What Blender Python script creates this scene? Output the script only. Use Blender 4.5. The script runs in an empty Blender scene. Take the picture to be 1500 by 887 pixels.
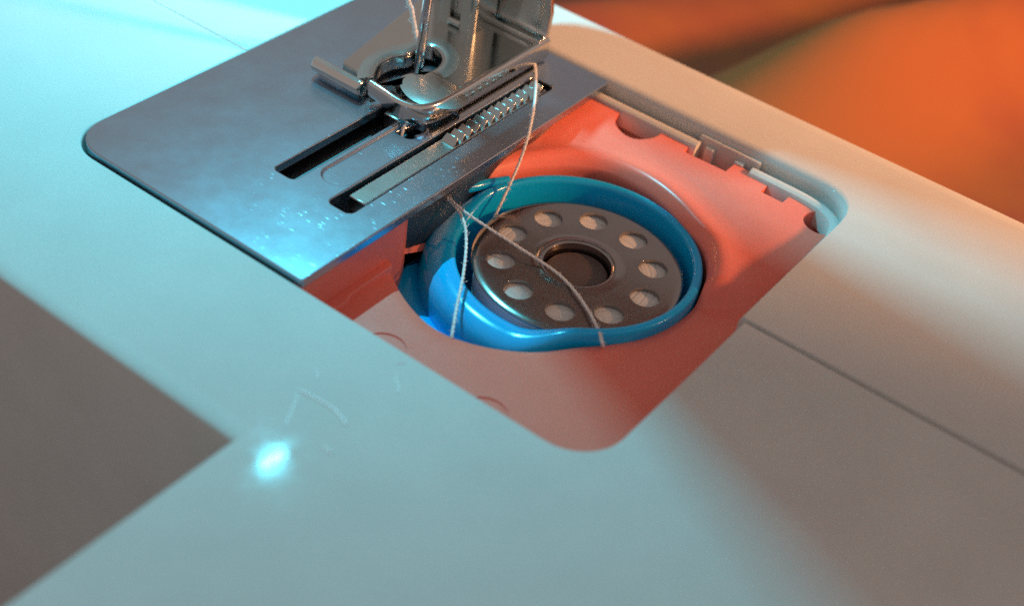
import bpy, bmesh, math, random
import numpy as np
from mathutils import Vector, Matrix
random.seed(7); np.random.seed(7)
S = 0.001                                  # all measures below are millimetres
scene = bpy.context.scene
COL = scene.collection
rad = math.radians

# ------------------------------------------------------------------ camera
CAM = np.array([62.74, -69.25, 78.0])
ROT = np.array([[0.79517235, 0.59379055, 0.12293788],
                [0.46081442, -0.45995358, -0.75900775],
                [-0.39414591, 0.66019353, -0.63936962]])   # rows: right, down, forward
cd = bpy.data.cameras.new('camera'); cam = bpy.data.objects.new('camera', cd); COL.objects.link(cam)
M = Matrix.Identity(4)
for i in range(3):
    M[i][0] = ROT[0][i]; M[i][1] = -ROT[1][i]; M[i][2] = -ROT[2][i]; M[i][3] = CAM[i]*S
cam.matrix_world = M
cd.sensor_width = 36; cd.lens = 36*2044.65/1500
cd.clip_start = 0.005; cd.clip_end = 20
cd.dof.use_dof = True; cd.dof.focus_distance = 0.137; cd.dof.aperture_fstop = 20
scene.camera = cam

# ------------------------------------------------------------------ world and lamps
w = bpy.data.worlds.new('World'); scene.world = w; w.use_nodes = True
bg = w.node_tree.nodes['Background']
bg.inputs['Color'].default_value = (1.0, 0.82, 0.75, 1); bg.inputs['Strength'].default_value = 0.31

def look(o, target):
    d = (Vector(target)*S - o.location).normalized()
    o.rotation_euler = d.to_track_quat('-Z', 'Y').to_euler()
LEDP = (-42.0, 41.6, 85.0)
ld = bpy.data.lights.new('led_lamp', 'AREA'); led = bpy.data.objects.new('led_lamp', ld); COL.objects.link(led)
ld.shape = 'RECTANGLE'; ld.size = 1.3*S; ld.size_y = 4.4*S
ld.energy = 0.118; ld.color = (0.10, 0.80, 1.0)
led.location = Vector(LEDP)*S
wd = bpy.data.lights.new('desk_lamp', 'SPOT'); warm = bpy.data.objects.new('desk_lamp', wd); COL.objects.link(warm)
wd.energy = 9.0; wd.color = (1.0, 0.44, 0.17); wd.shadow_soft_size = 0.02
wd.spot_size = rad(38.5); wd.spot_blend = 0.18
warm.location = Vector((300, 190, 160))*S; look(warm, (30, 150, -10))

vs = scene.view_settings
vs.view_transform = 'Standard'; vs.look = 'None'; vs.exposure = 0.12; vs.gamma = 1.0; vs.use_curve_mapping = False
scene.cycles.use_denoising = False
scene.cycles.max_bounces = 10
scene.cycles.sample_clamp_indirect = 4.0

# ------------------------------------------------------------------ helpers
def up(px, py, z=0.0):
    """a photograph pixel measured on the horizontal plane z (mm); used to take sizes off the photograph"""
    d = ROT.T @ np.array([px-750, py-443.5, 2044.65]); t = (z-CAM[2])/d[2]
    return CAM + d*t

def node_mat(name):
    m = bpy.data.materials.new(name); m.use_nodes = True
    nt = m.node_tree; b = nt.nodes['Principled BSDF']
    return m, nt, b
def coords(nt, scale=1000.0):
    tc = nt.nodes.new('ShaderNodeTexCoord'); mp = nt.nodes.new('ShaderNodeMapping')
    mp.inputs['Scale'].default_value = (scale,)*3 if not isinstance(scale, tuple) else scale
    nt.links.new(tc.outputs['Object'], mp.inputs['Vector']); return mp.outputs['Vector']
def noise(nt, vec, scale, detail=3, rough=0.5):
    n = nt.nodes.new('ShaderNodeTexNoise'); n.inputs['Scale'].default_value = scale
    n.inputs['Detail'].default_value = detail; n.inputs['Roughness'].default_value = rough
    nt.links.new(vec, n.inputs['Vector']); return n.outputs['Fac']
def ramp(nt, fac, stops):
    r = nt.nodes.new('ShaderNodeValToRGB'); e = r.color_ramp.elements
    while len(e) < len(stops): e.new(0.5)
    for k, (p, c) in enumerate(stops):
        e[k].position = p; e[k].color = c if len(c) == 4 else (*c, 1)
    nt.links.new(fac, r.inputs['Fac']); return r.outputs['Color']
def maprange(nt, fac, a, b, c, d):
    r = nt.nodes.new('ShaderNodeMapRange')
    for k, v in zip(('From Min', 'From Max', 'To Min', 'To Max'), (a, b, c, d)): r.inputs[k].default_value = v
    nt.links.new(fac, r.inputs['Value']); return r.outputs['Result']
def bump(nt, b, height, strength, dist):
    n = nt.nodes.new('ShaderNodeBump'); n.inputs['Strength'].default_value = strength; n.inputs['Distance'].default_value = dist*S
    nt.links.new(height, n.inputs['Height']); nt.links.new(n.outputs['Normal'], b.inputs['Normal']); return n

def plastic(name, c0, c1, rough, sss=0.0, spec=0.5, rv=(0.93, 1.08), coat=0.0, coat_rough=0.03, grain=0.25, sssr=(1, 1, 1)):
    m, nt, b = node_mat(name); v = coords(nt)
    n = noise(nt, v, 0.11, 4, 0.6)
    mx = nt.nodes.new('ShaderNodeMix'); mx.data_type = 'RGBA'; mx.blend_type = 'MULTIPLY'; mx.inputs['Factor'].default_value = 1.0
    nt.links.new(ramp(nt, n, [(0.3, c0), (0.7, c1)]), mx.inputs['A'])
    nt.links.new(ramp(nt, noise(nt, v, 4.0, 3, 0.9), [(0.3, (0.87,)*3), (0.7, (1.0,)*3)]), mx.inputs['B'])
    nt.links.new(mx.outputs['Result'], b.inputs['Base Color'])
    nt.links.new(maprange(nt, noise(nt, v, 0.5, 4, 0.65), 0.3, 0.7, rough*rv[0], rough*rv[1]), b.inputs['Roughness'])
    b.inputs['Specular IOR Level'].default_value = spec
    bump(nt, b, noise(nt, v, 3.2, 2, 0.6), grain, 0.02)
    b.inputs['Coat Weight'].default_value = coat; b.inputs['Coat Roughness'].default_value = coat_rough
    if sss:
        b.inputs['Subsurface Weight'].default_value = sss; b.inputs['Subsurface Scale'].default_value = 1.2*S
        b.inputs['Subsurface Radius'].default_value = sssr
    return m
def steel(name, c, rough, scratch=0.0, grain=0.0, speck=0.0):
    m, nt, b = node_mat(name); v = coords(nt)
    b.inputs['Metallic'].default_value = 1.0
    n = noise(nt, v, 0.16, 4, 0.6)
    nt.links.new(ramp(nt, n, [(0.3, tuple(x*0.95 for x in c)), (0.7, c)]), b.inputs['Base Color'])
    nt.links.new(maprange(nt, noise(nt, v, 0.35, 5, 0.7), 0.3, 0.7, rough*0.94, rough*1.07), b.inputs['Roughness'])
    h = None
    if scratch:
        # short nicks in all directions: stretched, warped voronoi cells
        hs = None
        for k, (rz, sc) in enumerate(((0.5, 0.55), (1.2, 0.7), (1.9, 0.8), (2.7, 0.65))):
            tc = nt.nodes.new('ShaderNodeTexCoord'); mp = nt.nodes.new('ShaderNodeMapping')
            mp.inputs['Rotation'].default_value = (0, 0, rz); mp.inputs['Scale'].default_value = (1000*sc, 6500*sc, 1000*sc)
            mp.inputs['Location'].default_value = (k*3.3, k*7.1, 0)
            nt.links.new(tc.outputs['Object'], mp.inputs['Vector'])
            vo = nt.nodes.new('ShaderNodeTexVoronoi'); vo.inputs['Scale'].default_value = 0.8
            nt.links.new(mp.outputs['Vector'], vo.inputs['Vector'])
            d = maprange(nt, vo.outputs['Distance'], 0.06, 0.20, 1.0, 0.0)
            sp = nt.nodes.new('ShaderNodeSeparateColor'); nt.links.new(vo.outputs['Color'], sp.inputs['Color'])
            gt = nt.nodes.new('ShaderNodeMath'); gt.operation = 'GREATER_THAN'; gt.inputs[1].default_value = 0.80
            nt.links.new(sp.outputs['Red'], gt.inputs[0])
            mu = nt.nodes.new('ShaderNodeMath'); mu.operation = 'MULTIPLY'; nt.links.new(d, mu.inputs[0]); nt.links.new(gt.outputs[0], mu.inputs[1]); d = mu.outputs[0]
            if hs is None: hs = d
            else:
                a = nt.nodes.new('ShaderNodeMath'); a.operation = 'MAXIMUM'
                nt.links.new(hs, a.inputs[0]); nt.links.new(d, a.inputs[1]); hs = a.outputs[0]
        # only in worn patches
        patch = maprange(nt, noise(nt, v, 0.13, 3, 0.6), 0.46, 0.62, 0.0, 1.0)
        a = nt.nodes.new('ShaderNodeMath'); a.operation = 'MULTIPLY'
        nt.links.new(hs, a.inputs[0]); nt.links.new(patch, a.inputs[1]); hs = a.outputs[0]
        fine = noise(nt, v, 5.0, 2, 0.7)
        a2 = nt.nodes.new('ShaderNodeMath'); a2.operation = 'MULTIPLY_ADD'; a2.inputs[1].default_value = grain
        nt.links.new(fine, a2.inputs[0]); nt.links.new(hs, a2.inputs[2])
        bump(nt, b, a2.outputs[0], scratch, 0.05)
    elif grain:
        bump(nt, b, noise(nt, v, 2.5, 3, 0.7), grain, 0.03)
    return m

M_WHITE = plastic('white_plastic', (0.66, 0.65, 0.63), (0.71, 0.70, 0.68), 0.075, grain=0.05, spec=0.012, rv=(0.6, 1.6), coat=0.008, coat_rough=0.03)
M_RED = plastic('red_plastic', (0.99, 0.22, 0.16), (1.0, 0.26, 0.19), 0.27, sss=0.1, sssr=(1, 0.25, 0.15), grain=0.15)
M_BLUE = plastic('blue_plastic', (0.003, 0.47, 0.98), (0.005, 0.52, 1.0), 0.18, sss=0.1, sssr=(0.1, 0.5, 1), grain=0.05)
M_PLATE = steel('plate_steel', (0.43, 0.49, 0.58), 0.25, scratch=0.25, grain=0.10)
M_FOOT = steel('foot_chrome', (0.58, 0.59, 0.57), 0.14, grain=0.10)
M_BOB = steel('bobbin_steel', (0.35, 0.31, 0.30), 0.17, grain=0.10)
M_TOE = steel('toe_chrome', (0.74, 0.74, 0.72), 0.13, grain=0.12)
M_SATIN = steel('satin_steel', (0.52, 0.53, 0.51), 0.25, grain=0.35)
M_NEEDLE = steel('needle_steel', (0.75, 0.75, 0.77), 0.12)
M_DARK = plastic('dark_interior', (0.025, 0.024, 0.026), (0.04, 0.038, 0.04), 0.5)
M_POST = plastic('brown_plastic', (0.10, 0.07, 0.065), (0.12, 0.085, 0.08), 0.5)
M_CARRY = steel('carrier_steel', (0.22, 0.23, 0.25), 0.4)
M_FEED = steel('feed_dog_steel', (0.52, 0.50, 0.48), 0.26, grain=0.15)

def thread_mat():
    m, nt, b = node_mat('white_thread'); v = coords(nt)
    nt.links.new(ramp(nt, noise(nt, v, 4.0, 4, 0.7), [(0.3, (0.74, 0.73, 0.73)), (0.7, (0.93, 0.92, 0.92))]), b.inputs['Base Color'])
    b.inputs['Roughness'].default_value = 0.65
    bump(nt, b, noise(nt, v, 12.0, 2, 0.7), 0.6, 0.05); return m
M_THREAD = thread_mat()
M_SCUFF = plastic('scratches', (0.9, 0.9, 0.9), (0.95, 0.95, 0.95), 0.3, spec=1.0)  # white tone stands for the glint on bed scratches
def winding_mat():
    m, nt, b = node_mat('wound_thread'); v = coords(nt, (300, 300, 1000))
    wv = nt.nodes.new('ShaderNodeTexWave'); wv.bands_direction = 'Z'; wv.inputs['Scale'].default_value = 0.9; wv.inputs['Distortion'].default_value = 2.5
    nt.links.new(v, wv.inputs['Vector'])
    nt.links.new(ramp(nt, wv.outputs['Fac'], [(0.1, (0.66, 0.65, 0.64)), (0.8, (0.84, 0.83, 0.82))]), b.inputs['Base Color'])
    b.inputs['Roughness'].default_value = 0.7; bump(nt, b, wv.outputs['Fac'], 0.2, 0.1); return m
M_WIND = winding_mat()
def cloth_mat():
    m, nt, b = node_mat('orange_cloth'); v = coords(nt)
    n = noise(nt, v, 0.016, 4, 0.6)
    nt.links.new(ramp(nt, n, [(0.36, (0.22, 0.032, 0.020)), (0.62, (0.32, 0.080, 0.014))]), b.inputs['Base Color'])  # deep red patches put the cloth's shade into its colour
    b.inputs['Roughness'].default_value = 0.85
    b.inputs['Sheen Weight'].default_value = 0.0; b.inputs['Sheen Tint'].default_value = (1, 0.5, 0.3, 1)
    bump(nt, b, noise(nt, v, 2.0, 3, 0.6), 0.5, 0.15); return m
M_CLOTH = cloth_mat()
M_TABLE = plastic('table_top', (0.40, 0.37, 0.38), (0.46, 0.43, 0.44), 0.5)

WLOC = {}
def link(o, parent, loc):
    COL.objects.link(o); WLOC[o] = Vector(loc)
    o.location = (Vector(loc) - (WLOC[parent] if parent else Vector((0, 0, 0))))*S
    if parent: o.parent = parent
    return o
def empty(name, loc, parent=None):
    o = bpy.data.objects.new(name, None); o.empty_display_size = 0.005
    return link(o, parent, loc)
def tag(o, label=None, cat=None, group=None, kind=None):
    for k, v in (('label', label), ('category', cat), ('group', group), ('kind', kind)):
        if v: o[k] = v
    return o
def finish(name, bm, mat, parent=None, loc=(0, 0, 0), smooth=True, angle=35, bevel=None, seg=2, sub=0):
    """bm in world mm -> one object with its origin at loc"""
    bmesh.ops.recalc_face_normals(bm, faces=bm.faces)
    L = Vector(loc)
    for v in bm.verts: v.co = (v.co - L)*S
    me = bpy.data.meshes.new(name); bm.to_mesh(me); bm.free()
    me.materials.append(mat)
    if smooth:
        me.shade_smooth()
        if angle: me.set_sharp_from_angle(angle=rad(angle))
    o = bpy.data.objects.new(name, me); link(o, parent, loc)
    if bevel:
        m = o.modifiers.new('bevel', 'BEVEL'); m.width = bevel*S; m.segments = seg; m.limit_method = 'ANGLE'; m.angle_limit = rad(30)
        m.harden_normals = False
    if sub:
        m = o.modifiers.new('subsurf', 'SUBSURF'); m.levels = sub; m.render_levels = sub
    return o
def box(bm, a, b):
    x0, y0, z0 = a; x1, y1, z1 = b
    vs_ = [bm.verts.new(p) for p in ((x0, y0, z0), (x1, y0, z0), (x1, y1, z0), (x0, y1, z0), (x0, y0, z1), (x1, y0, z1), (x1, y1, z1), (x0, y1, z1))]
    for f in ((0, 3, 2, 1), (4, 5, 6, 7), (0, 1, 5, 4), (1, 2, 6, 5), (2, 3, 7, 6), (3, 0, 4, 7)): bm.faces.new([vs_[k] for k in f])
    return vs_
def prism(bm, poly, z0, z1):
    n = len(poly)
    lo = [bm.verts.new((p[0], p[1], z0)) for p in poly]; hi = [bm.verts.new((p[0], p[1], z1)) for p in poly]
    bm.faces.new(lo[::-1]); bm.faces.new(hi)
    for k in range(n): bm.faces.new((lo[k], lo[(k+1) % n], hi[(k+1) % n], hi[k]))
def round_poly(pts, seg=8):
    """pts: (x, y, r) -> polygon with rounded corners"""
    out = []; n = len(pts)
    for i in range(n):
        p = np.array(pts[i][:2], float); r = pts[i][2]
        if r <= 0: out.append(tuple(p)); continue
        a = np.array(pts[i-1][:2], float)-p; b = np.array(pts[(i+1) % n][:2], float)-p
        a /= np.linalg.norm(a); b /= np.linalg.norm(b)
        half = math.acos(max(-1, min(1, a @ b)))/2
        d = r/math.tan(half); c = p + (a+b)/np.linalg.norm(a+b)*r/math.sin(half)
        s = p+a*d-c; e = p+b*d-c
        t0 = math.atan2(s[1], s[0]); dt = (math.atan2(e[1], e[0])-t0+math.pi) % (2*math.pi)-math.pi
        for k in range(seg+1): out.append((c[0]+r*math.cos(t0+dt*k/seg), c[1]+r*math.sin(t0+dt*k/seg)))
    return out
def lathe(bm, prof, c, n=64, close=False, a0=0):
    rings = []
    for r, z in prof:
        rings.append([bm.verts.new((c[0]+r*math.cos(a0+2*math.pi*k/n), c[1]+r*math.sin(a0+2*math.pi*k/n), z)) for k in range(n)])
    m = len(rings)
    for i in range(m if close else m-1):
        A = rings[i]; B = rings[(i+1) % m]
        for k in range(n): bm.faces.new((A[k], A[(k+1) % n], B[(k+1) % n], B[k]))
    return rings
def spline(pts, n=16):
    P = [Vector(p) for p in pts]; out = []
    for i in range(len(P)-1):
        p0 = P[max(i-1, 0)]; p1 = P[i]; p2 = P[i+1]; p3 = P[min(i+2, len(P)-1)]
        for k in range(n):
            t = k/n
            out.append(0.5*((2*p1)+(p2-p0)*t+(2*p0-5*p1+4*p2-p3)*t*t+(3*p1-p0-3*p2+p3)*t**3))
    out.append(P[-1]); return out
def frames(path):
    n = len(path); T = [(path[min(i+1, n-1)]-path[max(i-1, 0)]).normalized() for i in range(n)]
    u = T[0].orthogonal().normalized(); F = []
    for t in T:
        u = (u - t*u.dot(t)).normalized(); F.append((u, t.cross(u)))
    return F
def tube(bm, path, r, sides=8, caps=True):
    F = frames(path); rings = []
    for i, (p, (u, v)) in enumerate(zip(path, F)):
        rr = r(i/(len(path)-1)) if callable(r) else r
        rings.append([bm.verts.new(p+(u*math.cos(2*math.pi*k/sides)+v*math.sin(2*math.pi*k/sides))*rr) for k in range(sides)])
    for A, B in zip(rings, rings[1:]):
        for k in range(sides): bm.faces.new((A[k], A[(k+1) % sides], B[(k+1) % sides], B[k]))
    if caps: bm.faces.new(rings[0][::-1]); bm.faces.new(rings[-1])
def twisted(bm, path, r, pitch=1.15):
    """two plies wound round each other"""
    F = frames(path); L = 0; paths = ([], [])
    for i, p in enumerate(path):
        if i: L += (p-path[i-1]).length
        for s in (0, 1):
            a = 2*math.pi*L/pitch+s*math.pi
            paths[s].append(p+(F[i][0]*math.cos(a)+F[i][1]*math.sin(a))*r*0.28)
    for q in paths: tube(bm, q, r*0.74, 8)
def cut(o, cutters):
    """boolean the list of bmesh cutters (world mm) out of o and bake it"""
    L = WLOC[o]; tmp = []
    for bm in cutters:
        bmesh.ops.recalc_face_normals(bm, faces=bm.faces)
        for v in bm.verts: v.co = (v.co-L)*S
        me = bpy.data.meshes.new('cut'); bm.to_mesh(me); bm.free()
        c = bpy.data.objects.new('cut', me); COL.objects.link(c)
        c.matrix_world = Matrix.Translation(L*S)
        m = o.modifiers.new('b', 'BOOLEAN'); m.operation = 'DIFFERENCE'; m.object = c; m.solver = 'EXACT'; tmp.append(c)
    bpy.context.view_layer.update()
    dg = bpy.context.evaluated_depsgraph_get()
    me = bpy.data.meshes.new_from_object(o.evaluated_get(dg))
    o.modifiers.clear(); old = o.data; me.name = old.name; o.data = me
    for c in tmp:
        d = c.data; bpy.data.objects.remove(c); bpy.data.meshes.remove(d)
    o.data.shade_smooth(); o.data.set_sharp_from_angle(angle=rad(35))
def prism_bm(poly, z0, z1):
    bm = bmesh.new(); prism(bm, poly, z0, z1); return bm
def circ(cx, cy, r, n=32): return [(cx+r*math.cos(2*math.pi*k/n), cy+r*math.sin(2*math.pi*k/n)) for k in range(n)]

def sstep(a, b, x):
    t = max(0, min(1, (x-a)/(b-a))); return t*t*(3-2*t)

# ------------------------------------------------------------------ setting: table
bm = bmesh.new(); box(bm, (-900, -700, -90), (900, 900, -62))
tag(finish('table', bm, M_TABLE, loc=(0, 0, -90), smooth=False), kind='structure')

# ------------------------------------------------------------------ sewing machine
machine = empty('sewing_machine', (0, 20, -60))
tag(machine, 'white plastic sewing machine bed with steel needle plate and open red bobbin bay', 'sewing machine')

def bed_piece(name, poly, bevels):
    """poly extruded down; bevels(p, q) gives the rounding of the top edge p-q"""
    bm = bmesh.new(); prism(bm, poly, -58, 0.0)
    lay = bm.edges.layers.float.new('bevel_weight_edge')
    for e in bm.edges:
        a, b = e.verts
        if a.co.z > -1 and b.co.z > -1: e[lay] = bevels(a.co, b.co)/2.5
    o = finish(name, bm, M_WHITE, machine, (0, 20, -58), angle=50)
    m = o.modifiers.new('bevel', 'BEVEL'); m.width = 2.5*S; m.segments = 6; m.limit_method = 'WEIGHT'; m.use_clamp_overlap = False
    return o
def bw(p, q):
    y = (p.y+q.y)/2; x = (p.x+q.x)/2
    if abs(p.y-q.y) < .01 and abs(y-59.6) < .1: return 2.2
    if abs(p.y-q.y) < .01 and abs(y+16.5) < .1: return 2.0
    if abs(p.x-q.x) < .01 and abs(x-9.0) < .1: return 0.25
    if abs(p.y-q.y) < 1.2 and abs(y-24.0) < .8 and abs(x) > 31: return 0.28
    if 44.3 < y < 50 and -31 < x < 31: return 0.22+0.78*sstep(44.4, 49.0, y)
    if -31 < x < 31.5 and -1 < y < 47: return 0.22
    return 1.0
rear = round_poly([(-160, 24.2, 0), (-30.35, 24.2, 0), (-30.35, 49.4, 2.5), (30.4, 49.4, 5.0), (30.4, 24.42, 0.0), (190, 24.42, 0), (190, 59.6, 0), (-160, 59.6, 0)])
bed_piece('rear_bed_panel', rear, bw)
front = round_poly([(-160, -16.5, 0), (9.0, -16.5, 0), (9.0, -110, 0), (190, -110, 0), (190, 23.3, 0), (30.95, 24.25, 0), (30.95, -0.15, 4.5), (-30.35, -0.15, 4.2), (-30.35, 24.0, 0), (-160, 24.0, 0)])
bed_piece('front_bed_panel', front, bw)
for xa, xb in ((-159, -30.4), (30.96, 150)):
    bm = bmesh.new(); box(bm, (xa, 23.0, -30), (xb, 25.4, -0.5 if xa > 0 else -0.16)); finish('seam_backing', bm, M_WHITE, machine, ((xa+xb)/2, 24, -30), smooth=False)
bm = bmesh.new(); box(bm, (-30.3, -0.1, -40), (30.9, 49.3, -24))
finish('bay_floor', bm, M_DARK, machine, (0, 24, -40), smooth=False)

# rails along the back of the bay
def rail(path, z1, wdt, hgt):
    """rounded bar following a path in plan"""
    bm = bmesh.new(); P = spline([(x, y, 0) for x, y in path], 6); rings = []
    prof = [(-.5, -1), (-.5, -.35), (-.38, -.1), (-.15, 0), (.15, 0), (.38, -.1), (.5, -.35), (.5, -1)]
    for i, p in enumerate(P):
        t = (P[min(i+1, len(P)-1)]-P[max(i-1, 0)]).normalized(); n_ = Vector((-t.y, t.x, 0))
        rings.append([bm.verts.new(p+n_*(a*wdt)+Vector((0, 0, z1+b*hgt))) for a, b in prof])
    for A, B in zip(rings, rings[1:]):
        for k in range(len(prof)-1): bm.faces.new((A[k], A[k+1], B[k+1], B[k]))
    bm.faces.new(rings[0]); bm.faces.new(rings[-1][::-1])
    return bm
finish('rail', rail([(-1.0, 48.0), (4, 48.0), (8, 48.0), (12.4, 48.0)], -1.25, 1.5, 2.2), M_WHITE, machine, (6, 47, -3.4))
finish('rail', rail([(18.9, 48.0), (22, 48.0), (25.4, 47.9), (28.0, 47.3), (29.8, 45.8), (30.6, 43.2)], -1.25, 1.5, 2.2), M_WHITE, machine, (24, 47, -3.4))
bm = bmesh.new(); box(bm, (-1, 48.3, -9), (12.2, 49.5, -2.4)); finish('channel_floor', bm, M_WHITE, machine, (6, 48.8, -9), bevel=0.15)
bm = bmesh.new(); box(bm, (19.1, 48.3, -9), (30.3, 49.5, -2.4)); finish('channel_floor', bm, M_WHITE, machine, (25, 48.8, -9), bevel=0.15)
bm = bmesh.new(); box(bm, (11.9, 48.9, -12), (19.3, 49.6, -0.9))
back = finish('back_wall', bm, M_WHITE, machine, (15, 49, -12), bevel=0.1)
for x in (13.6, 17.2):
    bm = bmesh.new(); box(bm, (x-.55, 48.2, -12), (x+.55, 48.95, -1.6)); finish('wall_rib', bm, M_WHITE, back, (x, 48.5, -12), bevel=0.12)

# red bobbin-bay frame: rings from the traced opening out to the bay's edge
holepx = [(571, 386), (597, 441), (636, 480), (678, 497), (725, 508), (773, 513), (841, 506), (890, 502), (935, 495), (987, 473), (1025, 437), (1033, 407), (1025, 373), (1004, 334), (975, 300), (930, 268), (885, 250), (840, 243), (790, 245), (740, 255), (690, 270), (640, 290), (600, 325)]
ZR = -5.0
hp = [up(x, y, -3.7 if (y < 345 and x > 680) else ZR) for x, y in holepx]
hc = Vector((11.5, 24.0))
N = 180
def polar(pts):
    a = np.array([math.atan2(p[1]-hc.y, p[0]-hc.x) for p in pts]); r = np.array([math.hypot(p[0]-hc.x, p[1]-hc.y) for p in pts])
    o = np.argsort(a); a = a[o]; r = r[o]
    a = np.r_[a-2*math.pi, a, a+2*math.pi]; r = np.r_[r, r, r]
    return a, r
ha, hr = polar(hp)
def hole_r(t):
    # smoothed interpolation
    return np.mean([np.interp(t+d, ha, hr) for d in np.linspace(-0.10, 0.10, 9)])
def rect_r(t):
    c, s = math.cos(t), math.sin(t); x0, x1, y0, y1 = -1.2, 31.6, -1.0, 48.1
    v = []
    if c > 1e-6: v.append((x1-hc.x)/c)
    if c < -1e-6: v.append((x0-hc.x)/c)
    if s > 1e-6: v.append((y1-hc.y)/s)
    if s < -1e-6: v.append((y0-hc.y)/s)
    return min(v)
bm = bmesh.new(); rings = []
def ring(fr, fz):
    L = []
    for k in range(N):
        t = -math.pi+2*math.pi*k/N; r = fr(t)
        L.append(bm.verts.new((hc.x+r*math.cos(t), hc.y+r*math.sin(t), fz(t, r))))
    return L
def top(t, r):
    g = r-hole_r(t); d = math.degrees(t); y = hc.y+r*math.sin(t)
    lip = sstep(20, 28, d)*(1-sstep(165, 178, d))            # abrupt at the opening
    far = sstep(22, 44, y)                                    # gentle slope towards the back
    k = sstep(2.0, 7.0, g)
    s = 2.1*lip*(1-k)+3.2*far*k
    s += 0.35*lip*math.exp(-((g-1.5)/0.9)**2)
    if g < 1.0: s -= (0.2+0.75*lip)*(1-g/1.0)**2
    return ZR+s
rings.append(ring(lambda t: hole_r(t)+0.15, lambda t, r: -11.0))
rings.append(ring(lambda t: hole_r(t), lambda t, r: top(t, r+0.0)-0.5))
for g in (0.02, 0.12, 0.25, 0.4, 0.6, 0.85, 1.15, 1.5, 2.1, 3.0, 4.2, 5.6, 7.5, 9.5):
    rings.append(ring(lambda t, g=g: min(hole_r(t)+g, rect_r(t)-0.05*(10-g)), top))
rings.append(ring(rect_r, top))
rings.append(ring(rect_r, lambda t, r: -8.0))
for A, B in zip(rings, rings[1:]):
    for k in range(N): bm.faces.new((A[k], A[(k+1) % N], B[(k+1) % N], B[k]))
A, B = rings[-1], rings[0]
for k in range(N): bm.faces.new((A[k], A[(k+1) % N], B[(k+1) % N], B[k]))
redf = finish('red_bay_frame', bm, M_RED, machine, (14, 24, -11), angle=50)
cuts = []
def at(px, py, z): p = up(px, py, z); return p[0], p[1]
cx, cy = at(937, 182, -1.9); cuts.append(prism_bm(circ(cx, cy, 2.7), -20, 2))
a = at(1003, 220, -1.9); cuts.append(prism_bm([(a[0], a[1]-.3), (a[0]+5.2, a[1]-.3), (a[0]+5.2, 60), (a[0], 60)], -20, 2))
a = at(1112, 284, -2.0); cuts.append(prism_bm([(a[0], a[1]+.2), (a[0]+2.6, a[1]+.2), (a[0]+2.6, 60), (a[0], 60)], -20, 2))
cx, cy = 28.5, 45.6; cuts.append(prism_bm(circ(cx, cy, 1.9), -20, 2))
for (px, py) in ((560, 511), (708, 607)):
    cx, cy = at(px, py, ZR); cuts.append(prism_bm(circ(cx, cy, 2.2), ZR-0.14, 2))
cut(redf, cuts)
bm = bmesh.new(); prism(bm, [(-1.1, -0.1), (-0.05, -0.1), (-0.05, 14.2), (-1.1, 16.2)], -11, -0.62)
finish('side_wall', bm, M_RED, redf, (-.5, 7, -11), bevel=0.12)
bm = bmesh.new(); prism(bm, [(-0.1, 0.0), (1.15, 0.0), (1.15, 5.2), (0.75, 6.2), (0.75, 12.0), (-0.1, 12.4)], -7, -4.25)
finish('rib', bm, M_RED, redf, (.5, 6, -7), bevel=0.1)

# needle plate
plate_poly = round_poly([(-30.0, 0.2, 4.0), (0.15, 0.2, 0.5), (0.15, 48.6, 0.6), (-30.0, 48.6, 1.5)])
ZP = 0.40
bm = bmesh.new(); prism(bm, plate_poly, -0.6, ZP)
plate = finish('needle_plate', bm, M_PLATE, machine, (-15, 24, -0.6))
slot = lambda x0, y0, x1, y1, r: prism_bm(round_poly([(x0, y0, r), (x1, y0, r), (x1, y1, r), (x0, y1, r)]), -3, 3)
cs = [slot(-13.25, 10.4, -10.5, 43, 0.7), slot(-6.15, 10.2, -3.3, 43, 0.7),
      prism_bm(round_poly([(-9.9, 12.6, 1.6), (-6.5, 12.6, 1.6), (-6.5, 31, 1.0), (-9.9, 31, 1.0)]), ZP-0.28, 3),
      prism_bm(round_poly([(-9.6, 24.0, 0.2), (-7.6, 24.0, 0.8), (-7.4, 26.6, 0.6), (-9.0, 26.9, 0.3)]), -3, 3)]
cut(plate, cs)
m = plate.modifiers.new('bevel', 'BEVEL'); m.width = 0.32*S; m.segments = 4; m.limit_method = 'ANGLE'; m.angle_limit = rad(40)
bm = bmesh.new()
ringp = spline([Vector((-8.55+1.35*math.cos(a), 25.5+1.55*math.sin(a), ZP-0.2)) for a in np.linspace(-0.6, 2.6, 9)], 4)
tube(bm, ringp, 0.28, 8); finish('hole_rim', bm, M_PLATE, plate, (-8.5, 25.5, 0))
# carrier and under-plate dark housing
bm = bmesh.new(); box(bm, (-29, 1, -20), (-1.2, 48, -1.7)); finish('feed_carrier', bm, M_CARRY, machine, (-15, 24, -20), bevel=0.3)
def feed(x0, x1, y0, y1, ztop, teeth0):
    bm = bmesh.new(); box(bm, (x0, y0, -1.65), (x1, y1, ztop-0.75))
    o = finish('feed_dog', bm, M_FEED, machine, ((x0+x1)/2, (y0+y1)/2, -1.65), bevel=0.12)
    y = teeth0; base = None
    while y < y1-0.6:
        bm = bmesh.new()
        v = [bm.verts.new(p) for p in ((x0+.15, y-.5, ztop-.76), (x1-.15, y-.5, ztop-.76), (x1-.15, y+.5, ztop-.76), (x0+.15, y+.5, ztop-.76), (x0+.3, y+.3, ztop), (x1-.3, y+.3, ztop))]
        for f in ((0, 1, 5, 4), (1, 2, 5), (2, 3, 4, 5), (3, 0, 4), (0, 3, 2, 1)): bm.faces.new([v[k] for k in f])
        finish('tooth', bm, M_FEED, o, ((x0+x1)/2, y, ztop-.76), bevel=0.07)
        y += 1.22
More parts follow.
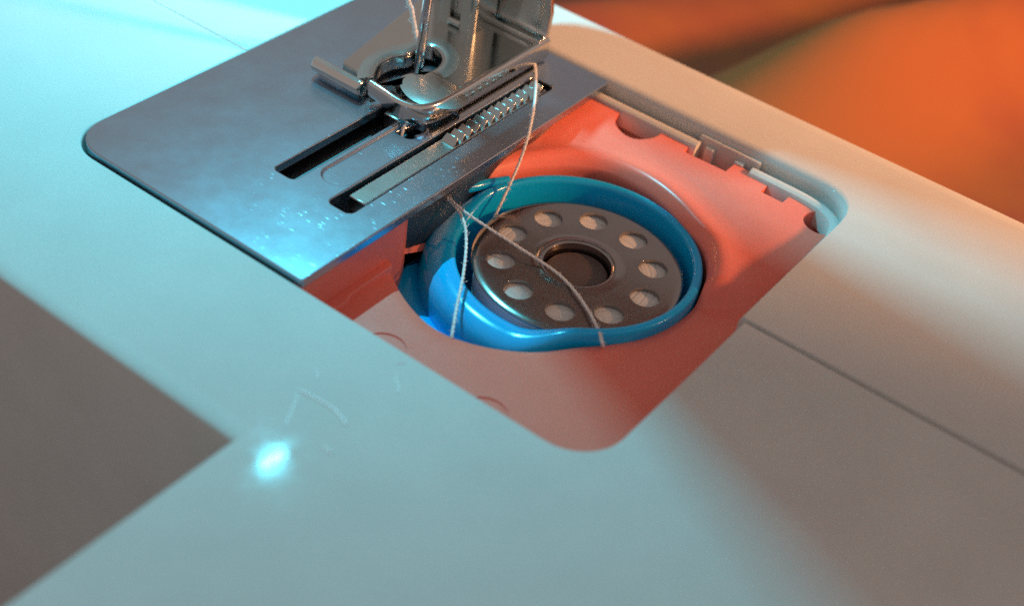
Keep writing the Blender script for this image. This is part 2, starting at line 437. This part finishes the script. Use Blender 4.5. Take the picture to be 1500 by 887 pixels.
feed(-5.75, -3.75, 12.8, 42.3, 0.75, 26.8)
feed(-12.8, -10.9, 26.0, 42.3, 0.75, 27.4)

# presser foot
foot = empty('presser_foot', (-15, 38, 0.8), machine)
keypx = [(548, 112), (553, 98), (563, 88), (580, 81), (600, 78), (612, 70), (626, 66), (640, 71), (648, 84), (643, 96), (630, 104), (612, 110), (597, 119), (580, 124)]
keyhole = [(p.x, p.y) for p in spline([tuple(up(x, y, 2.65)) for x, y in keypx], 4)]
tp = lambda x, y: tuple(up(x, y, 2.65)[:2])
sole = [(-19.4, 26.9), (-15.9, 26.6)] + keyhole + [tp(545, 124), tp(541, 131)] + round_poly([(-8.2, 25.6, 2.4), (-7.7, 46.8, 0), (-23.4, 46.8, 0)], 5)[0:]
ZS = 2.65
bm = bmesh.new(); prism(bm, sole, 0.85, ZS)
finish('sole', bm, M_FOOT, foot, (-15, 38, 0.85), bevel=0.18, seg=3)
# satin chamfer round the needle opening
bm = bmesh.new(); kc = np.mean(np.array(keyhole), 0); rg = []
kk = keyhole[:41]
for fr, dz in ((0.0, -0.42), (0.22, -0.04), (0.4, 0.03), (1.0, 0.04), (1.7, 0.03), (2.1, -0.02)):
    L = []
    for i, p in enumerate(kk):
        q = np.array(kk[min(i+1, len(kk)-1)])-np.array(kk[max(i-1, 0)]); q /= max(1e-6, np.linalg.norm(q))
        nrm = np.array([-q[1], q[0]])
        if nrm @ (np.array(p)-kc) < 0: nrm = -nrm
        rdir = (np.array(p)-kc)/np.linalg.norm(np.array(p)-kc); dd = 0.35*nrm+0.65*rdir
        L.append(bm.verts.new((p[0]+dd[0]*fr-.02*dd[0], p[1]+dd[1]*fr-.02*dd[1], ZS+dz)))
    rg.append(L)
for A, B in zip(rg, rg[1:]):
    for k in range(len(kk)-1): bm.faces.new((A[k], A[k+1], B[k+1], B[k]))
finish('opening_chamfer', bm, M_SATIN, foot, (-14.3, 33.4, 2), angle=0)
def strip(path, thick, angle=60):
    """path: (x, y, z0, z1) wall of the given thickness with rounded top"""
    bm = bmesh.new(); P = spline([(x, y, 0) for x, y, _, _ in path], 8); zz = spline([(a, b, 0) for _, _, a, b in path], 8); rings = []
    for i, p in enumerate(P):
        t = (P[min(i+1, len(P)-1)]-P[max(i-1, 0)]).normalized(); n_ = Vector((-t.y, t.x, 0))*thick/2
        z0, z1 = zz[i].x, zz[i].y
        rings.append([bm.verts.new(p+n_*a+Vector((0, 0, z0+(z1-z0)*b))) for a, b in ((-.75, 0), (-1, .12), (-1, .82), (-.7, .95), (0, 1), (.7, .95), (1, .82), (1, .12), (.75, 0))])
    for A, B in zip(rings, rings[1:]):
        for k in range(9): bm.faces.new((A[k], A[(k+1) % 9], B[(k+1) % 9], B[k]))
    bm.faces.new(rings[0]); bm.faces.new(rings[-1][::-1]); return bm
finish('side_wall', strip([(-14.0, 25.1, 2.0, 3.7), (-12.2, 25.1, 1.7, 3.5), (-10.2, 25.2, 1.2, 3.2), (-8.6, 25.9, 0.85, 3.05), (-7.75, 27.4, 0.75, 3.0), (-7.5, 30, 0.75, 3.0), (-7.5, 36, 0.75, 3.05), (-7.5, 42, 0.75, 3.1), (-7.5, 46.9, 0.75, 3.2)], 0.75), M_TOE, foot, (-7.5, 36, .75), angle=50)
# curled toe of the left-hand side
bm = bmesh.new()
prof = [(0.0, 0.9), (-.55, 1.0), (-.95, 1.35), (-1.05, 1.85), (-.85, 2.3), (-.45, 2.42), (-.2, 2.25), (-.35, 1.85), (.0, 1.7)]
ra = []
for x in (-22.0, -21.8, -15.6, -15.4):
    e = 1.15 if x in (-22.0, -15.4) else 1.38
    ra.append([bm.verts.new((x, 26.2+a*e, 1.6+(b-1.6)*e)) for a, b in prof])
for A, B in zip(ra, ra[1:]):
    for k in range(9): bm.faces.new((A[k], A[(k+1) % 9], B[(k+1) % 9], B[k]))
bm.faces.new(ra[0]); bm.faces.new(ra[-1][::-1])
finish('toe', bm, M_TOE, foot, (-18.5, 26, .9), angle=40, bevel=0.08)
bm = bmesh.new()   # satin swelling behind the right-hand toe
dc = up(634, 132, 2.7); rr = []
for f, z in ((0.02, 0.16), (0.3, 0.155), (0.55, 0.13), (0.8, 0.07), (1.0, -0.06)):
    rr.append([bm.verts.new((dc[0]+3.5*f*math.cos(t)*(1+.12*math.cos(2*t)), dc[1]+2.9*f*math.sin(t), 2.65+z)) for t in np.linspace(0, 2*math.pi, 40, endpoint=False)])
for A, B in zip(rr, rr[1:]):
    for k in range(40): bm.faces.new((A[k], A[(k+1) % 40], B[(k+1) % 40], B[k]))
bm.faces.new(rr[0])
finish('toe_swelling', bm, M_SATIN, foot, (dc[0], dc[1], 2.6), angle=0)
# rear wall curling up
bm = bmesh.new(); rr = []
for k, (y, z) in enumerate([(45.0, 2.62), (45.9, 2.68), (46.6, 2.95), (47.0, 3.7), (47.2, 6), (47.3, 10), (47.3, 14)]):
    x1 = -7.3 if z < 8 else -7.3-(z-8)*0.35
    rr.append([bm.verts.new((x, y, z)) for x in (-23.0, -18, -13, -9.0, x1)])
for A, B in zip(rr, rr[1:]):
    for k in range(4): bm.faces.new((A[k], A[k+1], B[k+1], B[k]))
o = finish('rear_wall', bm, M_FOOT, foot, (-15, 46.5, 2), angle=0)
m = o.modifiers.new('thick', 'SOLIDIFY'); m.thickness = 0.8*S; m.offset = -1
m = o.modifiers.new('bevel', 'BEVEL'); m.width = 0.25*S; m.segments = 3; m.limit_method = 'ANGLE'; m.angle_limit = rad(50)
# shank with a groove down its face
bm = bmesh.new(); prism(bm, round_poly([(-18.6, 41.4, 0.5), (-17.0, 41.4, 0.2), (-17.0, 42.3, 0.1), (-15.6, 42.3, 0.1), (-15.6, 41.4, 0.2), (-13.7, 41.4, 0.6), (-13.7, 46, 0.6), (-18.6, 46, 0.6)], 4), 1.9, 30)
shank = finish('shank', bm, M_FOOT, foot, (-16, 43.5, 1.9), bevel=0.15)
bm = bmesh.new(); tube(bm, [Vector((-17.1, 41.7, 3.1)), Vector((-15.5, 41.7, 3.1))], 0.42, 10); finish('cross_pin', bm, M_FOOT, foot, (-16, 41.6, 2.5))
bm = bmesh.new(); lathe(bm, [(0.01, 24), (5.0, 24), (5.0, 44), (3.6, 45), (3.6, 92), (0.01, 92)], (-16, 48.5), 32); finish('presser_bar', bm, M_FOOT, machine, (-16, 48.5, 24))
bm = bmesh.new(); tube(bm, [Vector((-16, 48, 32)), Vector((-6, 47.5, 32))], 2.6, 20); finish('thumb_screw', bm, M_FOOT, foot, (-9, 48, 32), bevel=.3)

# needle, shadow-casting clamp block, needle bar
nd = empty('needle', (-14.1, 33.0, -6), machine)
bm = bmesh.new(); tube(bm, [Vector(p) for p in ((-14.35, 33.1, -6), (-14.33, 33.1, -4.5), (-14.25, 33.05, 0), (-14.0, 33, 6), (-13.7, 33, 12), (-13.3, 33, 24), (-13.2, 33, 30))], lambda t: 0.12 if t < .05 else 0.50, 14)
finish('shaft', bm, M_NEEDLE, nd, (-14, 33, -6))
bm = bmesh.new(); prism(bm, round_poly([(-15.6, 29.3, 1), (-11.4, 29.3, 1), (-11.4, 40.6, 1), (-15.6, 40.6, 1)]), 29, 64)  # clamp drawn out into a tall unseen block to cast the shadow band
finish('clamp_shadow_block', bm, M_FOOT, machine, (-13.5, 33, 28), bevel=.4)
bm = bmesh.new(); lathe(bm, [(0.01, 63), (3.1, 63), (3.1, 92), (0.01, 92)], (-13.5, 33), 32); finish('needle_bar', bm, M_FOOT, machine, (-13.5, 33, 63))
# machine head with the lamp in its underside
bm = bmesh.new(); prism(bm, round_poly([(-84, 14, 12), (34, 14, 12), (34, 140, 12), (-84, 140, 12)]), 90, 150)
finish('head', bm, M_WHITE, machine, (-25, 77, 90), bevel=4, seg=4)

# ------------------------------------------------------------------ bobbin case
CC = (11.9, 26.5)
case = empty('bobbin_case', (*CC, -16)); tag(case, 'glossy blue plastic bobbin case sunk in the round opening of the red bay', 'bobbin case')
bm = bmesh.new(); rings = []
n = 144
def lob(t):     # 0..1 left-hand side, where the wall is cut low and the case widens
    d = math.degrees(t) % 360
    return sstep(172, 200, d)*(1-sstep(276, 308, d))
for k in range(14): rings.append([])
for k in range(n):
    t = 2*math.pi*k/n; q = lob(t); zt = -3.9-1.6*q
    prof = [(10.9, -16), (11.3+.2*q, zt-2.4), (11.4+.2*q, zt-1.2), (11.45+.2*q, zt-.5), (11.52+.3*q, zt-.14), (11.72+.5*q, zt), (12.15+1.0*q, zt), (12.35+1.9*q, zt-.12-.35*q), (12.42+2.4*q, zt-.45-.7*q), (12.45+2.6*q, zt-2.2), (12.6+2.6*q, -8.6-.3*q), (13.2+3.0*q, -8.8+.5*q), (13.6+6*q, -9.2), (13.8+8*q, -14)]
    for i, (r, z) in enumerate(prof):
        rings[i].append(bm.verts.new((CC[0]+r*math.cos(t), CC[1]+r*math.sin(t), z)))
for A, B in zip(rings, rings[1:]):
    for k in range(n): bm.faces.new((A[k], A[(k+1) % n], B[(k+1) % n], B[k]))
bm.faces.new(rings[0][::-1])
finish('case_wall', bm, M_BLUE, case, (*CC, -16), angle=60)
# spout beside the plate, where the threads come up
bm = bmesh.new()
pts = [up(613, 303, -3.6), up(622, 292, -3.3), up(640, 285, -3.3), up(668, 279, -3.6), up(705, 271, -4.0), up(745, 264, -4.1)]
tube(bm, spline([tuple(p) for p in pts], 8), lambda t: 0.75-.25*t, 12); finish('case_lip', bm, M_BLUE, case, tuple(pts[2]))

# ------------------------------------------------------------------ bobbin
BC = (12.65, 25.75); ZB = -5.0
bob = empty('bobbin', (*BC, -16)); tag(bob, 'perforated steel bobbin wound with white thread inside the blue case', 'bobbin')
def flange(name, z, loc):
    bm = bmesh.new()
    prof = [(3.3, z-.55), (3.35, z-.05), (3.5, z+.10), (3.72, z+.15), (3.95, z+.10), (4.15, z+.01), (4.8, z), (9.6, z), (10.15, z-.04), (10.4, z-.16), (10.4, z-.30), (10.15, z-.40), (9.4, z-.38), (4.4, z-.38)]
    lathe(bm, prof, BC, 120, close=True)
    o = finish(name, bm, M_BOB, bob, loc, angle=40)
    cut(o, [prism_bm(circ(BC[0]+7.5*math.cos(rad(a)), BC[1]+7.5*math.sin(rad(a)), 1.45, 28), z-3, z+3) for a in (4+36*k for k in range(10))])
    m = o.modifiers.new('bevel', 'BEVEL'); m.width = 0.09*S; m.segments = 2; m.limit_method = 'ANGLE'; m.angle_limit = rad(50)
    return o
flange('flange', ZB, (*BC, ZB-.5))
bm = bmesh.new(); lathe(bm, [(3.3, ZB-.5), (3.3, -16), (4.0, -16), (4.0, ZB-.55)], BC, 48, close=True); finish('hub', bm, M_BOB, bob, (*BC, -16))
bm = bmesh.new(); lathe(bm, [(4.2, -15.2), (9.35, -15.2), (9.9, -14), (9.95, -9), (9.9, -6.2), (9.6, -5.6)] + [(9.4-.1*k, -5.56+.03*math.sin(k*1.1)*math.sin(k*.37)) for k in range(52)], BC, 96); finish('thread_winding', bm, M_WIND, bob, (*BC, -15))
bm = bmesh.new(); lathe(bm, [(3.4, -16.2), (10.2, -16.2), (10.2, -15.6), (3.4, -15.6)], BC, 64, close=True); finish('flange', bm, M_BOB, bob, (*BC, -16))

bm = bmesh.new(); lathe(bm, [(3.2, -16), (3.2, -6.2), (3.0, -5.95), (0.01, -5.9)], BC, 32); finish('centre_post', bm, M_POST, case, (*BC, -16))
# ------------------------------------------------------------------ threads
def thread(name, pts, label, r=0.16):
    bm = bmesh.new(); P = spline([tuple(p) for p in pts], 40); twisted(bm, P, r)
    for k in range(len(P)//4):                                  # stray fibres
        i = random.randrange(2, len(P)-2); p = P[i]; dr = Vector((random.gauss(0, 1), random.gauss(0, 1), random.gauss(.4, 1))).normalized(); tg = (P[i+1]-P[i-1]).normalized()
        l = random.uniform(.25, .75); tube(bm, spline([p, p+dr*r*1.5+tg*l*.4, p+dr*(r+l*.5)+tg*l*random.uniform(-.2, 1)], 3), .022, 3)
    o = finish(name, bm, M_THREAD, None, tuple(P[-1]), angle=0)
    return tag(o, label, 'thread', 'white sewing threads')
U = up
thread('thread', [(-9.5, 46.5, .62), U(782, 84, .6), U(785, 130, .85), U(776, 190, .55), U(760, 240, -1.8), U(740, 285, -3.8), U(724, 318, -5.6), U(716, 330, -7.5)], 'white thread hanging from beneath the presser foot down to the bobbin')
thread('thread', [U(632, 284, -3.2), U(655, 290, -2.8), U(690, 317, -2.6), U(760, 362, -4.1), U(820, 403, -4.55), U(855, 444, -4.55), U(876, 482, -4.2), U(882, 500, -3.5), U(884, 508, -5.2)], 'white thread lying diagonally across the top of the steel bobbin')
thread('thread', [U(636, 286, -3.4), U(657, 293, -3.2), U(677, 318, -3.0), U(683, 350, -3.4), U(679, 400, -4.0), U(669, 450, -4.5), U(662, 492, -4.9), U(661, 500, -6.2)], 'white thread dropping in front of the bright blue curve of the bobbin case')
thread('thread', [(-17.0, 33.2, 22), U(597, -20, 10.6), U(603, 15, 7.6), U(609, 48, 5.0), U(613, 60, 4.2)], 'white thread running down to the needle above the presser foot', r=.26)
thread('thread', [(-14.2, 32.5, 0.62), (-12.2, 29, .55), (-9.9, 26.6, .55), (-9.3, 25.0, .3), (-9.1, 24.3, -1.5)], 'white thread leading from under the foot into the plate hole', r=.15)

# ------------------------------------------------------------------ glinting bed scratches, built as thin pale strands
def scuff(px, label, r=0.05, z=0.02):
    bm = bmesh.new(); P = spline([tuple(U(x, y, z)) for x, y in px], 10); tube(bm, P, r, 6)
    tag(finish('bed_scuff', bm, M_SCUFF, None, tuple(P[0]), angle=0), label, 'scratches', 'bed scuffs')
scuff([(438, 571), (462, 583), (483, 595), (497, 608), (508, 622)], 'long pale curved fibre lying on the white bed near the lamp glint', .10)
scuff([(474, 652), (479, 658), (486, 664)], 'tiny pale fibre beside the bright lamp glint on the bed', .09)
scuff([(580, 532), (588, 531), (594, 530)], 'short pale fibre on the bed edge below the red bay', .05)

scuff([(437, 575), (432, 590), (425, 607), (418, 624)], 'faint straight fibre leading from the long curved fibre towards the lamp glint', .06)
scuff([(582, 545), (580, 556), (584, 566), (581, 576)], 'short wavy fibre on the bed below the red bay corner', .05)
scuff([(462, 540), (466, 548), (463, 555)], 'tiny hooked fibre on the bed above the long curved fibre', .05)
# ------------------------------------------------------------------ orange cloth behind the machine
A0 = U(1090, 112, -22); A1 = U(1500, 12, -22)
dv = Vector((A1[0]-A0[0], A1[1]-A0[1])).normalized(); nv = Vector((-dv.y, dv.x))
def cloth_z(x, y):
    p = Vector((x-A0[0], y-A0[1])); s = p.dot(dv); d = p.dot(nv)       # d > 0 lies beyond the fold
    z = -24 + 4*math.sin(x*0.021+0.8) + 2.0*math.sin(y*0.033+x*.012)
    z += 13*math.exp(-((d+8)/11)**2)*sstep(-25, 15, s) - 0.34*max(0, d)*sstep(0, 20, d)
    z -= 9*math.exp(-((d-18)/17)**2)
    z += 7*math.exp(-((d-44-.2*s)/12)**2)
    z -= 2*math.exp(-((d+34-.25*s)/14)**2)
    z += 2*math.exp(-((d+56-.35*s)/14)**2)
    z += 1.6*math.sin(d*0.20+1.3*math.sin(s*0.03))*sstep(10, 50, d)
    z -= 14*(1-sstep(60.5, 74, y))
    return z
bm = bmesh.new(); nx, ny = 150, 130
g = [[bm.verts.new((x, y, cloth_z(x, y))) for x in np.linspace(-190, 420, nx)] for y in np.linspace(61.2, 520, ny)]
for j in range(ny-1):
    for i in range(nx-1): bm.faces.new((g[j][i], g[j][i+1], g[j+1][i+1], g[j+1][i]))
cl = finish('fabric', bm, M_CLOTH, None, (100, 200, -62), angle=0)
m = cl.modifiers.new('thick', 'SOLIDIFY'); m.thickness = 1.0*S; m.offset = -1
tag(cl, 'bright orange fabric lying in soft folds behind the sewing machine', 'fabric')
